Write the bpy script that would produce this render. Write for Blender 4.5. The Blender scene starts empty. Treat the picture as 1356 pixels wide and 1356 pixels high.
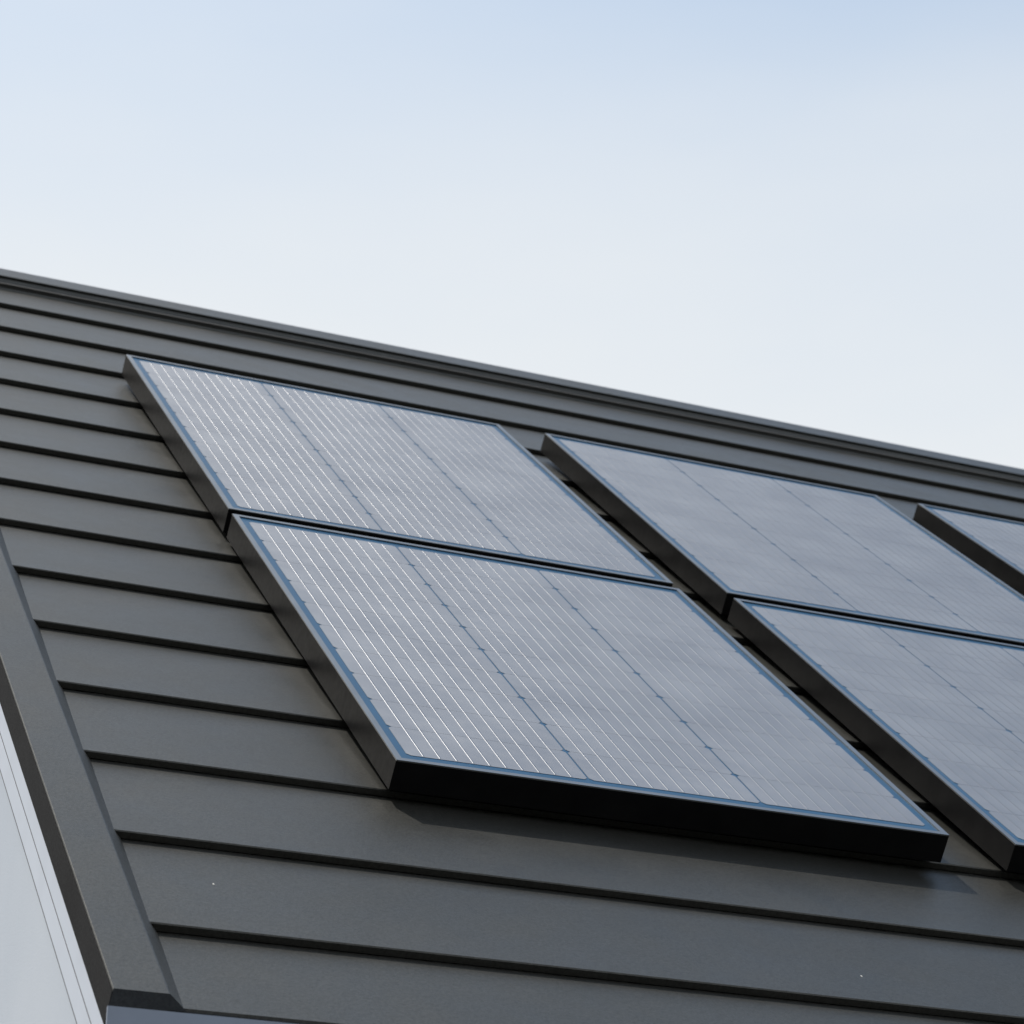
import bpy, bmesh, math, random
from mathutils import Vector, Matrix

scene = bpy.context.scene
COL = scene.collection
rnd = random.Random(7)

# ------------------------------------------------------------------ roof frame
# roof coordinates: u along the eaves, v up the slope, n out of the roof; S metres per unit
S = 0.8
PITCH = math.radians(40.351)
CB, SB = math.cos(PITCH), math.sin(PITCH)
Z0 = 5.09
def X(u, v, n):
    return Vector((S*u, S*(v*CB - n*SB), S*(v*SB + n*CB) + Z0))
ROOF_ROT = Matrix(((1, 0, 0), (0, CB, -SB), (0, SB, CB)))

PW, PH, PT = 1.3128, 1.70, 0.0672           # solar panel width, height, thickness
GU, GV = 0.1722, 0.0468                     # gaps between panels
CR = -0.0792                                # height of the lap crests
LAP0, LAPD = -4.1929, 0.38774               # first crest, course pitch
RISE = 0.0175
EAVE = -4.502
RIDGE_V = 1.315
RIDGE = X(0, RIDGE_V, -0.0470)
ULEFT, URIGHT = -0.750, 8.6

# ------------------------------------------------------------------ helpers
def tag(o, label=None, cat=None, group=None, kind=None):
    if label: o['label'] = label
    if cat: o['category'] = cat
    if group: o['group'] = group
    if kind: o['kind'] = kind
    return o

def empty(name, loc, rot=None):
    o = bpy.data.objects.new(name, None)
    o.empty_display_size = 0.2
    m = Matrix.Translation(loc)
    if rot is not None: m = m @ rot.to_4x4()
    o.matrix_world = m
    COL.objects.link(o)
    return o

def link(name, bm, mat, parent=None, smooth=False):
    bmesh.ops.recalc_face_normals(bm, faces=bm.faces[:])
    me = bpy.data.meshes.new(name)
    bm.to_mesh(me); bm.free()
    if smooth:
        for p in me.polygons: p.use_smooth = True
    me.materials.append(mat)
    o = bpy.data.objects.new(name, me)
    COL.objects.link(o)
    if parent is not None: o.parent = parent
    return o

def prism(bm, profile, a, b, conv):
    """closed profile [(p,q)...] extruded from a to b; conv(t,p,q)->Vector"""
    va = [bm.verts.new(conv(a, p, q)) for p, q in profile]
    vb = [bm.verts.new(conv(b, p, q)) for p, q in profile]
    n = len(profile)
    for i in range(n):
        j = (i+1) % n
        bm.faces.new((va[i], va[j], vb[j], vb[i]))
    bm.faces.new(va[::-1]); bm.faces.new(vb)

def box(bm, a, b):
    xs, ys, zs = zip(a, b)
    v = [bm.verts.new((x, y, z)) for x in xs for y in ys for z in zs]
    for f in ((0,1,3,2),(4,6,7,5),(0,4,5,1),(2,3,7,6),(0,2,6,4),(1,5,7,3)):
        bm.faces.new([v[i] for i in f])

def bevel(bm, w, seg=2):
    es = [e for e in bm.edges if len(e.link_faces) == 2 and e.calc_face_angle(0) > 0.5]
    bmesh.ops.bevel(bm, geom=es, offset=w, segments=seg, profile=0.5, affect='EDGES', clamp_overlap=True)

# ------------------------------------------------------------------ materials
def new_mat(name):
    m = bpy.data.materials.new(name); m.use_nodes = True
    nt = m.node_tree
    b = nt.nodes['Principled BSDF']
    return m, nt, b

def ramp(nt, fac, stops):
    r = nt.nodes.new('ShaderNodeValToRGB')
    el = r.color_ramp.elements
    el[0].position, el[0].color = stops[0][0], (*stops[0][1], 1)
    el[1].position, el[1].color = stops[-1][0], (*stops[-1][1], 1)
    for p, c in stops[1:-1]:
        e = el.new(p); e.color = (*c, 1)
    nt.links.new(fac, r.inputs[0])
    return r.outputs[0]

def noise(nt, scale, detail=4, rough=0.55, vec=None):
    n = nt.nodes.new('ShaderNodeTexNoise')
    n.inputs['Scale'].default_value = scale
    n.inputs['Detail'].default_value = detail
    n.inputs['Roughness'].default_value = rough
    if vec is None:
        tc = nt.nodes.new('ShaderNodeTexCoord'); vec = tc.outputs['Object']
    nt.links.new(vec, n.inputs['Vector'])
    return n.outputs['Fac']

def bump(nt, b, h, strength, dist):
    bp = nt.nodes.new('ShaderNodeBump')
    bp.inputs['Strength'].default_value = strength
    bp.inputs['Distance'].default_value = dist
    nt.links.new(h, bp.inputs['Height'])
    nt.links.new(bp.outputs['Normal'], b.inputs['Normal'])

def mixf(nt, fac, lo, hi):
    m = nt.nodes.new('ShaderNodeMapRange')
    m.inputs['To Min'].default_value = lo; m.inputs['To Max'].default_value = hi
    m.inputs['From Min'].default_value = 0.3; m.inputs['From Max'].default_value = 0.7
    nt.links.new(fac, m.inputs['Value'])
    return m.outputs[0]

def roof_material(name, lo, hi, rough, spec):
    m, nt, b = new_mat(name)
    f = noise(nt, 2.4, 6, 0.62)
    grain = noise(nt, 190.0, 3, 0.75)
    g = nt.nodes.new('ShaderNodeMix'); g.data_type = 'RGBA'; g.blend_type = 'MULTIPLY'
    g.inputs[0].default_value = 1.0
    nt.links.new(ramp(nt, f, [(0.3, lo), (0.7, hi)]), g.inputs[6])
    nt.links.new(ramp(nt, grain, [(0.3, (0.72,)*3), (0.7, (1.28,)*3)]), g.inputs[7])
    nt.links.new(g.outputs[2], b.inputs['Base Color'])
    f2 = noise(nt, 6.0, 5, 0.65)
    nt.links.new(mixf(nt, f2, rough-0.05, rough+0.05), b.inputs['Roughness'])
    nt.links.new(mixf(nt, grain, spec*0.8, spec*1.2), b.inputs['Specular IOR Level'])
    b.inputs['Specular Tint'].default_value = (1.0, 0.978, 0.925, 1)
    bump(nt, b, noise(nt, 240.0, 4, 0.75), 0.26, 0.0018)
    return m

M_ROOF = roof_material('slate_grey_coated_roof', (0.0180, 0.0184, 0.0168), (0.0236, 0.0238, 0.0218), 0.42, 0.53)
M_FASCIA = roof_material('matt_charcoal_trim_face', (0.020, 0.020, 0.021), (0.026, 0.0255, 0.0265), 0.72, 0.04)
M_VERGE = roof_material('slate_grey_coated_trim', (0.0180, 0.0184, 0.0168), (0.0236, 0.0238, 0.0218), 0.42, 0.53)

def frame_material():
    m, nt, b = new_mat('black_anodised_aluminium')
    b.inputs['Specular IOR Level'].default_value = 0.045
    f = noise(nt, 14.0, 3)
    nt.links.new(ramp(nt, f, [(0.3, (0.006, 0.006, 0.0065)), (0.7, (0.010, 0.010, 0.0105))]), b.inputs['Base Color'])
    nt.links.new(mixf(nt, noise(nt, 60.0, 4), 0.36, 0.44), b.inputs['Roughness'])
    return m
M_FRAME = frame_material()

def cell_material():
    m, nt, b = new_mat('monocrystalline_cell_under_glass')
    f = noise(nt, 5.0, 3)
    nt.links.new(ramp(nt, f, [(0.3, (0.272, 0.278, 0.298)), (0.7, (0.335, 0.339, 0.354))]), b.inputs['Base Color'])
    b.inputs['Metallic'].default_value = 0.9
    nt.links.new(mixf(nt, noise(nt, 40.0, 5), 0.47, 0.52), b.inputs['Roughness'])
    f3 = noise(nt, 900.0, 2, 0.6)
    bump(nt, b, f3, 0.12, 0.0006)
    return m
M_CELL = cell_material()

def plain(name, col, rough, metal=0.0, spec=0.5, var=0.08, sc=12.0):
    m, nt, b = new_mat(name)
    lo = tuple(c*(1-var) for c in col); hi = tuple(c*(1+var) for c in col)
    nt.links.new(ramp(nt, noise(nt, sc, 4), [(0.3, lo), (0.7, hi)]), b.inputs['Base Color'])
    b.inputs['Roughness'].default_value = rough
    b.inputs['Metallic'].default_value = metal
    b.inputs['Specular IOR Level'].default_value = spec
    return m
M_BUS = plain('silver_busbar_ribbon', (0.345, 0.352, 0.375), 0.44, 1.0)
def brushed(m, axis, aniso):
    nt = m.node_tree; b = nt.nodes['Principled BSDF']
    vt = nt.nodes.new('ShaderNodeVectorTransform')
    vt.vector_type = 'VECTOR'; vt.convert_from = 'OBJECT'; vt.convert_to = 'WORLD'
    vt.inputs[0].default_value = axis
    nt.links.new(vt.outputs[0], b.inputs['Tangent'])
    b.inputs['Anisotropic'].default_value = aniso
brushed(M_BUS, (0, 1, 0), 0.9)                             # drawn ribbon, brushed along its length
M_BUSEDGE = plain('tinned_ribbon_edge', (0.25, 0.252, 0.26), 0.50, 1.0)
brushed(M_BUSEDGE, (0, 1, 0), 0.9)
M_BACK = plain('blue_backsheet_under_glass', (0.010, 0.056, 0.120), 0.3, spec=0.25)
M_LIP = plain('frame_lip_sky_sheen', (0.24, 0.25, 0.26), 0.42, 1.0)  # black frame's top face, its sky reflection put into a lighter grey
M_RUBBER = plain('black_rubber_pad', (0.02, 0.02, 0.02), 0.8)
M_WHITE = plain('white_painted_board', (0.53, 0.575, 0.665), 0.5, var=0.03)
M_FILL = plain('ridge_shade_filler_grey', (0.085, 0.092, 0.094), 0.7)  # grey set to the tone of the shaded band under the cap
M_GRIT = plain('pale_grit', (0.34, 0.34, 0.33), 0.8)
M_JOINT = plain('grey_joint_shade', (0.095, 0.10, 0.115), 0.7)  # solid grey standing in for the shade inside the board joints
M_GUTTER = plain('zinc_grey_gutter', (0.22, 0.26, 0.34), 0.4, var=0.05)
M_UNDER = plain('dark_soffit_board', (0.05, 0.05, 0.05), 0.7)

def stucco():
    m, nt, b = new_mat('white_render_wall')
    nt.links.new(ramp(nt, noise(nt, 2.0, 5), [(0.3, (0.48, 0.53, 0.61)), (0.7, (0.53, 0.575, 0.65))]), b.inputs['Base Color'])
    b.inputs['Roughness'].default_value = 0.85
    bump(nt, b, noise(nt, 220.0, 5, 0.65), 0.22, 0.002)
    return m
M_WALL = stucco()

def lawn():
    m, nt, b = new_mat('dark_lawn')
    nt.links.new(ramp(nt, noise(nt, 1.3, 8, 0.7), [(0.3, (0.012, 0.014, 0.011)), (0.7, (0.024, 0.027, 0.021))]), b.inputs['Base Color'])
    b.inputs['Roughness'].default_value = 0.9
    bump(nt, b, noise(nt, 60.0, 6, 0.7), 0.6, 0.03)
    return m
M_LAWN = lawn()

# ------------------------------------------------------------------ ground
bm = bmesh.new()
R0 = 4000.0
N = 64
c = bm.verts.new((0, 0, 0))
ring = [bm.verts.new((R0*math.cos(2*math.pi*i/N), R0*math.sin(2*math.pi*i/N), 0)) for i in range(N)]
for i in range(N): bm.faces.new((c, ring[i], ring[(i+1) % N]))
tag(link('ground', bm, M_LAWN), kind='structure')

# ------------------------------------------------------------------ house
house = empty('house', (S*3.9, RIDGE.y, 0))
tag(house, 'white rendered house with dark grey lapped metal roof carrying the solar panels', 'house')
HM = house.matrix_world.inverted()
def L(p): return HM @ p                                    # world -> house local
def mirror(p): return Vector((p.x, 2*RIDGE.y - p.y, p.z))  # the far slope

def RX(u, v, n): return L(X(u, v, n))
def RM(u, v, n): return L(mirror(X(u, v, n)))

# roof: lapped courses as one stepped profile, closed underneath, for both slopes
def slope_profile():
    pts = []
    ch = 0.0022
    nl = 14
    # first course below lap 0 starts at the eave
    frac = (LAP0 - EAVE)/LAPD
    pts.append((EAVE, CR - RISE*(1-frac) - 0.004))
    pts.append((EAVE + ch, CR - RISE*(1-frac)))
    for k in range(nl):
        v = LAP0 + k*LAPD
        if v > RIDGE_V - 0.02: break
        pts.append((v + 0.004, CR - RISE))
        pts.append((v, CR - RISE*0.86))
        pts.append((v, CR - ch))
        pts.append((v + ch, CR))
    pts.append((RIDGE_V, CR - RISE*(RIDGE_V - LAP0 - 13*LAPD)/LAPD))
    pts.append((RIDGE_V, CR - 0.05))
    pts.append((EAVE + 0.05, CR - 0.05))
    pts.append((EAVE, CR - 0.013))
    return pts
bm = bmesh.new()
UI = -0.655
for conv in (RX, RM):
    prism(bm, slope_profile(), UI, URIGHT - 0.095, conv)
roof = link('roof', bm, M_ROOF, house)

# ridge cap: flat overhanging top; the filler below carries its shade as grey
bm = bmesh.new()
def ridge_profile():
    return [(1.194, -0.0570), (1.194, -0.0500), (1.1955, -0.0490), (RIDGE_V, -0.0470), (RIDGE_V, -0.0570)]
for conv in (RX, RM):
    prism(bm, ridge_profile(), ULEFT - 0.006, URIGHT + 0.006, conv)
link('ridge_cap', bm, M_ROOF, roof)
bm = bmesh.new()  # added filler, sloped to cover the strip the cap would shadow
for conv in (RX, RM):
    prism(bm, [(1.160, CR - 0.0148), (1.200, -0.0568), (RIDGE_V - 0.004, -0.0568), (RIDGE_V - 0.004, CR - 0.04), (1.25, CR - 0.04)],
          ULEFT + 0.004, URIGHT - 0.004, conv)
link('ridge_shade_filler', bm, M_FILL, roof)

# two tiny pale flecks of grit stuck on the lower courses
for fu, fv, fn in ((-0.4744, -3.9804, -0.0886), (0.8171, -4.0725, -0.0849)):
    bm = bmesh.new()
    bmesh.ops.create_icosphere(bm, subdivisions=2, radius=1.0)
    for v in bm.verts:
        j = 1 + 0.2*math.sin(5*v.co.x + 3*v.co.y)
        v.co = RX(fu + 0.0022*j*v.co.x, fv + 0.0042*j*v.co.y, fn + 0.0012*v.co.z)
    link('grit_fleck', bm, M_GRIT, roof, True)

# verge trims: cap strip with chamfer towards the courses and a dark outer face
def verge_profile(uo, sgn):
    return [(uo, CR + 0.0197), (uo + sgn*0.0008, CR + 0.0205), (uo + sgn*0.091, CR + 0.0205),
            (uo + sgn*0.094, CR + 0.0195), (uo + sgn*0.118, CR - 0.0005), (uo + sgn*0.134, CR - 0.0165),
            (uo + sgn*0.134, CR - 0.0185), (uo + sgn*0.012, CR - 0.0185), (uo + sgn*0.012, -0.123), (uo, -0.123)]
for uo, sgn in ((ULEFT, 1), (URIGHT, -1)):
    for conv in (RX, RM):
        bm = bmesh.new()
        prism(bm, verge_profile(uo, sgn), EAVE, 1.177, lambda t, p, q: conv(p, t, q))
        link('verge_trim', bm, M_VERGE, roof)
        bm = bmesh.new()
        prism(bm, [(uo - sgn*0.0015, CR + 0.0150), (uo - sgn*0.0002, CR + 0.0150), (uo - sgn*0.0002, -0.1235), (uo - sgn*0.0015, -0.1235)],
              EAVE - 0.0008, 1.176, lambda t, p, q: conv(p, t, q))
        link('verge_fascia', bm, M_FASCIA, roof)

# dark closer under the first course and the verge end
for conv in (RX, RM):
    bm = bmesh.new()
    prism(bm, [(EAVE + 0.056, CR - 0.052), (RIDGE_V, CR - 0.052), (RIDGE_V, -0.20), (EAVE + 0.07, -0.20)], ULEFT + 0.016, URIGHT - 0.016, conv)
    link('roof_deck', bm, M_UNDER, roof)

# white verge boards under each trim, in two steps joint shade laid in as solid grey strips
for uo, sgn in ((ULEFT, 1), (URIGHT, -1)):
    for conv in (RX, RM):
        for n0, n1, du in ((-0.1245, -0.1660, 0.0010), (-0.1705, -0.2135, 0.0010)):
            bm = bmesh.new()
            prism(bm, [(uo + sgn*du, n0), (uo + sgn*(du+0.010), n0), (uo + sgn*(du+0.010), n1), (uo + sgn*du, n1)],
                  EAVE - 0.03, 1.25, lambda t, p, q: conv(p, t, q))
            bevel(bm, 0.0006, 1)
            link('verge_board', bm, M_WHITE, house)
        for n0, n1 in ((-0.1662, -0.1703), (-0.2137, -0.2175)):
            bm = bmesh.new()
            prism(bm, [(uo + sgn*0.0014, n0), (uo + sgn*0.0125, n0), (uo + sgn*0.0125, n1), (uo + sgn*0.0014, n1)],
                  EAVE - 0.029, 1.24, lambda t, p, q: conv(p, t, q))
            link('joint_shade_strip', bm, M_JOINT, house)

# gable and eaves walls
WU0, WU1 = ULEFT + 0.0075, URIGHT - 0.0075
bm = bmesh.new()
under = -0.203
yl = X(0, EAVE + 0.20, under); rp = X(0, RIDGE_V, under)
prof = []
ey0 = yl.y; ez0 = yl.z
top = X(0, RIDGE_V, under)
# point of the underside on the ridge plane
tz = ez0 + (RIDGE.y - ey0)*math.tan(PITCH)
poly = [(ey0, 0.0), (ey0, ez0), (RIDGE.y, tz), (2*RIDGE.y - ey0, ez0), (2*RIDGE.y - ey0, 0.0)]
prism(bm, poly, S*WU0, S*WU1, lambda t, p, q: L(Vector((t, p, q))))
link('wall', bm, M_WALL, house)

# gutters along both eaves
def gutter_profile():
    e = X(0, EAVE, CR - 0.03)
    # (y, z) outline of a box gutter with a rolled front lip
    y, z = e.y + 0.015, e.z - 0.0145
    w, h, t = 0.115, 0.095, 0.004
    return [(y, z), (y, z - h), (y - w*0.78, z - h), (y - w, z - h*0.55), (y - w, z + 0.004), (y - w + t, z + 0.003), (y - w + t, z - h*0.53),
            (y - w*0.76, z - h + t), (y - t, z - h + t), (y - t, z)]
for mir in (False, True):
    bm = bmesh.new()
    prism(bm, gutter_profile(), S*(ULEFT - 0.030), S*(URIGHT + 0.030),
          lambda t, p, q: L(mirror(Vector((t, p, q))) if mir else Vector((t, p, q))))
    link('gutter', bm, M_GUTTER, house)

# ------------------------------------------------------------------ solar panels
LIP = 0.0150
MARG_U, MARG_V = 0.0360, 0.0440
ROWS, COLS, BUS = 10, 3, 10
def sc(bm):
    bmesh.ops.scale(bm, vec=(S, S, S), verts=bm.verts[:])
    return bm

def make_panel(loc):
    root = empty('solar_panel', loc, ROOF_ROT)
    # frame ring
    bm = bmesh.new()
    prof = [(0, -0.0032), (0.006, -0.0032), (0.006, -0.006), (0.006, -PT + 0.004), (0.030, -PT + 0.004), (0.030, -PT), (0, -PT)]
    corners = [(0, 0, 1, 1), (PW, 0, -1, 1), (PW, PH, -1, -1), (0, PH, 1, -1)]
    rings = [[bm.verts.new((x + sx*d, -PH + y + sy*d, n)) for d, n in prof] for x, y, sx, sy in corners]
    k = len(prof)
    for i in range(4):
        a, b = rings[i], rings[(i+1) % 4]
        for j in range(k):
            bm.faces.new((a[j], a[(j+1) % k], b[(j+1) % k], b[j]))
    es = [e for e in bm.edges if all(abs(v.co.z + 0.0032) < 1e-5 for v in e.verts) and e.calc_face_angle(0) > 0.5]
    es += [e for e in bm.edges if {round(v.co.z, 4) for v in e.verts} == {-0.0032, round(-PT, 4)}]
    bmesh.ops.bevel(bm, geom=list(set(es)), offset=0.0016, segments=2, profile=0.5, affect='EDGES')
    frame = link('frame', sc(bm), M_FRAME, root)
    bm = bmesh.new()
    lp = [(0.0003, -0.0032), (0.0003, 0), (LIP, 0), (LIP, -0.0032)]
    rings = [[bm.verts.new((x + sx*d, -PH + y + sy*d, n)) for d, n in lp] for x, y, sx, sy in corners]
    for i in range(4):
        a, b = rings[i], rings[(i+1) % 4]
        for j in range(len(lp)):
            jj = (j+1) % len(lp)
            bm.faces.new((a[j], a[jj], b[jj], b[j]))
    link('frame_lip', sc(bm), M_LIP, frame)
    # backsheet with the blue border
    bm = bmesh.new()
    box(bm, (0.007, -PH + 0.007, -0.012), (PW - 0.007, -0.007, -0.0035))
    link('backsheet', sc(bm), M_BACK, root)
    cw = (PW - 2*MARG_U)/COLS
    chh = (PH - 2*MARG_V)/ROWS
    for c in range(COLS):
        x0 = MARG_U + c*cw + (0.0 if c == 0 else 0.0026)
        x1 = MARG_U + (c+1)*cw - (0.0 if c == COLS-1 else 0.0026)
        bm = bmesh.new()
        for r in range(ROWS):
            y0 = -PH + MARG_V + r*chh + 0.0005
            y1 = y0 + chh - 0.0010
            q = 0.0085
            pts = [(x0+q, y0), (x1-q, y0), (x1, y0+q), (x1, y1-q), (x1-q, y1), (x0+q, y1), (x0, y1-q), (x0, y0+q)]
            vb = [bm.verts.new((x, y, -0.0034)) for x, y in pts]
            vt = [bm.verts.new((x, y, -0.0026)) for x, y in pts]
            bm.faces.new(vt)
            for i in range(8):
                bm.faces.new((vb[i], vb[(i+1) % 8], vt[(i+1) % 8], vt[i]))
        cells = link('cell_column', sc(bm), M_CELL, root)
        bm = bmesh.new()
        for i in range(1, BUS+1):
            x = x0 + (x1 - x0)*i/(BUS+1)
            # flat ribbon with one rolled edge
            prism(bm, [(x - 0.0017, -0.00265), (x + 0.0017, -0.00265), (x + 0.0018, -0.00225), (x - 0.00114, -0.00225)], -PH + MARG_V + 0.004, -MARG_V - 0.004,
                  lambda t, p, q: Vector((p, t, q)))
        bb = link('busbar', sc(bm), M_BUS, cells)
        bb.data.materials.append(M_BUSEDGE)
        for f in bb.data.polygons:
            if f.normal.x < -0.3 and f.normal.z > 0.3: f.material_index = 1
    # two mounting rails carrying the panel on the lap crests
    for x in (0.30, PW - 0.34):
        bm = bmesh.new()
        box(bm, (x, -PH + 0.12, CR + 0.0005), (x + 0.04, -0.12, -PT + 0.0035))
        link('mounting_rail', sc(bm), M_RUBBER, root)
    return root

def copy_tree(o, parent=None):
    c = o.copy(); COL.objects.link(c)
    if parent is not None:
        c.parent = parent
        c.matrix_parent_inverse = o.matrix_parent_inverse.copy()
    for ch in [x for x in o.children]:
        copy_tree(ch, c)
    return c

LABELS = {
    (0, 0): 'upper solar panel nearest the ridge at left, pale silver with fine white busbars',
    (0, 1): 'lower left solar panel, largest in front, black edge shading the roof',
    (1, 0): 'upper middle solar panel below the ridge, blue-grey glass with two dark seams',
    (1, 1): 'lower middle solar panel cut off by the right picture edge, bluish glass',
    (2, 0): 'solar panel tip at the right picture edge, third along the ridge',
}
proto = make_panel(X(0, 0, 0))
for i, ((cidx, ridx), lab) in enumerate(LABELS.items()):
    o = proto if i == 0 else copy_tree(proto)
    o.matrix_world = Matrix.Translation(X(cidx*(PW + GU), -ridx*(PH + GV), 0)) @ ROOF_ROT.to_4x4()
    tag(o, lab, 'solar panel', 'solar panels in two rows on the grey roof')

# ------------------------------------------------------------------ camera
Rw = ((0.9217, -0.2956, 0.2511), (0.1616, -0.2958, -0.9415), (0.3526, 0.9084, -0.2249))
cam_roof = Vector((-1.7398, -8.1989, 1.7328))
def D(a): return Vector((a[0], a[1]*CB - a[2]*SB, a[1]*SB + a[2]*CB))
right = D(Rw[0]).normalized(); fwd = D(Rw[2]).normalized()
right = (right - fwd*right.dot(fwd)).normalized()
upv = right.cross(fwd)
cd = bpy.data.cameras.new('camera')
cam = bpy.data.objects.new('camera', cd); COL.objects.link(cam)
mw = Matrix((right, upv, -fwd)).transposed().to_4x4()
mw.translation = X(*cam_roof)
cam.matrix_world = mw
cd.sensor_width = 36.0
cd.lens = 3441.6/1356*36.0
cd.clip_start = 0.1; cd.clip_end = 9000
cd.dof.use_dof = True
cd.dof.focus_distance = 5.3*S
cd.dof.aperture_fstop = 11.0
scene.camera = cam

# ------------------------------------------------------------------ daylight
sun_roof = Vector((-0.345, 0.71, 0.61)).normalized()
to_sun = D(sun_roof).normalized()
el = math.asin(to_sun.z); az = math.atan2(to_sun.x, to_sun.y)
w = bpy.data.worlds.new('World'); scene.world = w; w.use_nodes = True
nt = w.node_tree
bg = nt.nodes['Background']
sky = nt.nodes.new('ShaderNodeTexSky')
sky.sky_type = 'NISHITA'
sky.sun_disc = False
sky.sun_elevation = el
sky.sun_rotation = az
sky.air_density = 1.0
sky.dust_density = 2.0
sky.ozone_density = 1.0
# thin bright haze that thickens towards the horizon, over the clear sky
tc = nt.nodes.new('ShaderNodeTexCoord')
sep = nt.nodes.new('ShaderNodeSeparateXYZ'); nt.links.new(tc.outputs['Generated'], sep.inputs[0])
def mth(op, a, b=None):
    m = nt.nodes.new('ShaderNodeMath'); m.operation = op
    for i, x in enumerate((a, b)):
        if x is None: continue
        if isinstance(x, (int, float)): m.inputs[i].default_value = x
        else: nt.links.new(x, m.inputs[i])
    return m.outputs[0]
mp = nt.nodes.new('ShaderNodeMapping'); nt.links.new(tc.outputs['Generated'], mp.inputs[0])
mp.inputs['Scale'].default_value = (1.0, 1.0, 3.2)
wisp = noise(nt, 1.6, 5, 0.5, mp.outputs[0])
side = nt.nodes.new('ShaderNodeMapRange')                 # the haze is brighter on the sun's side, most of all higher up
nt.links.new(sep.outputs['Z'], side.inputs['Value'])
for k_, v_ in (('From Min', 0.55), ('From Max', 0.75), ('To Min', 0.04), ('To Max', 0.66)): side.inputs[k_].default_value = v_
elev = mth('ADD', mth('ADD', sep.outputs['Z'], mth('MULTIPLY', mth('SUBTRACT', sep.outputs['X'], 0.35), side.outputs[0])), mth('MULTIPLY', mth('SUBTRACT', wisp, 0.5), 0.26))
haze = ramp(nt, elev, [(0.0, (1, 1, 1)), (0.38, (0.97,)*3), (0.44, (0.88,)*3), (0.51, (0.70,)*3), (0.60, (0.41,)*3), (0.72, (0.44,)*3), (0.84, (0.05,)*3), (1.0, (0.05,)*3)])
mx = nt.nodes.new('ShaderNodeMix'); mx.data_type = 'RGBA'
nt.links.new(haze, mx.inputs[0])
tint = nt.nodes.new('ShaderNodeMix'); tint.data_type = 'RGBA'; tint.blend_type = 'MULTIPLY'
tint.inputs[0].default_value = 1.0
nt.links.new(sky.outputs[0], tint.inputs[6]); tint.inputs[7].default_value = (0.93, 1.0, 0.92, 1)
nt.links.new(tint.outputs[2], mx.inputs[6])
mx.inputs[7].default_value = (3.62, 3.69, 3.70, 1)
nt.links.new(mx.outputs[2], bg.inputs[0])
bg.inputs[1].default_value = 0.12
sd = bpy.data.lights.new('sun', 'SUN')
sd.energy = 2.2
sd.angle = math.radians(0.6)
sd.color = (1.0, 0.95, 0.87)
so = bpy.data.objects.new('sun', sd); COL.objects.link(so)
so.rotation_euler = (-to_sun).to_track_quat('-Z', 'Y').to_euler()

scene.cycles.caustics_reflective = False
scene.cycles.caustics_refractive = False
scene.view_settings.view_transform = 'Standard'
scene.view_settings.look = 'None'
scene.view_settings.exposure = 1.0
scene.view_settings.gamma = 1.0
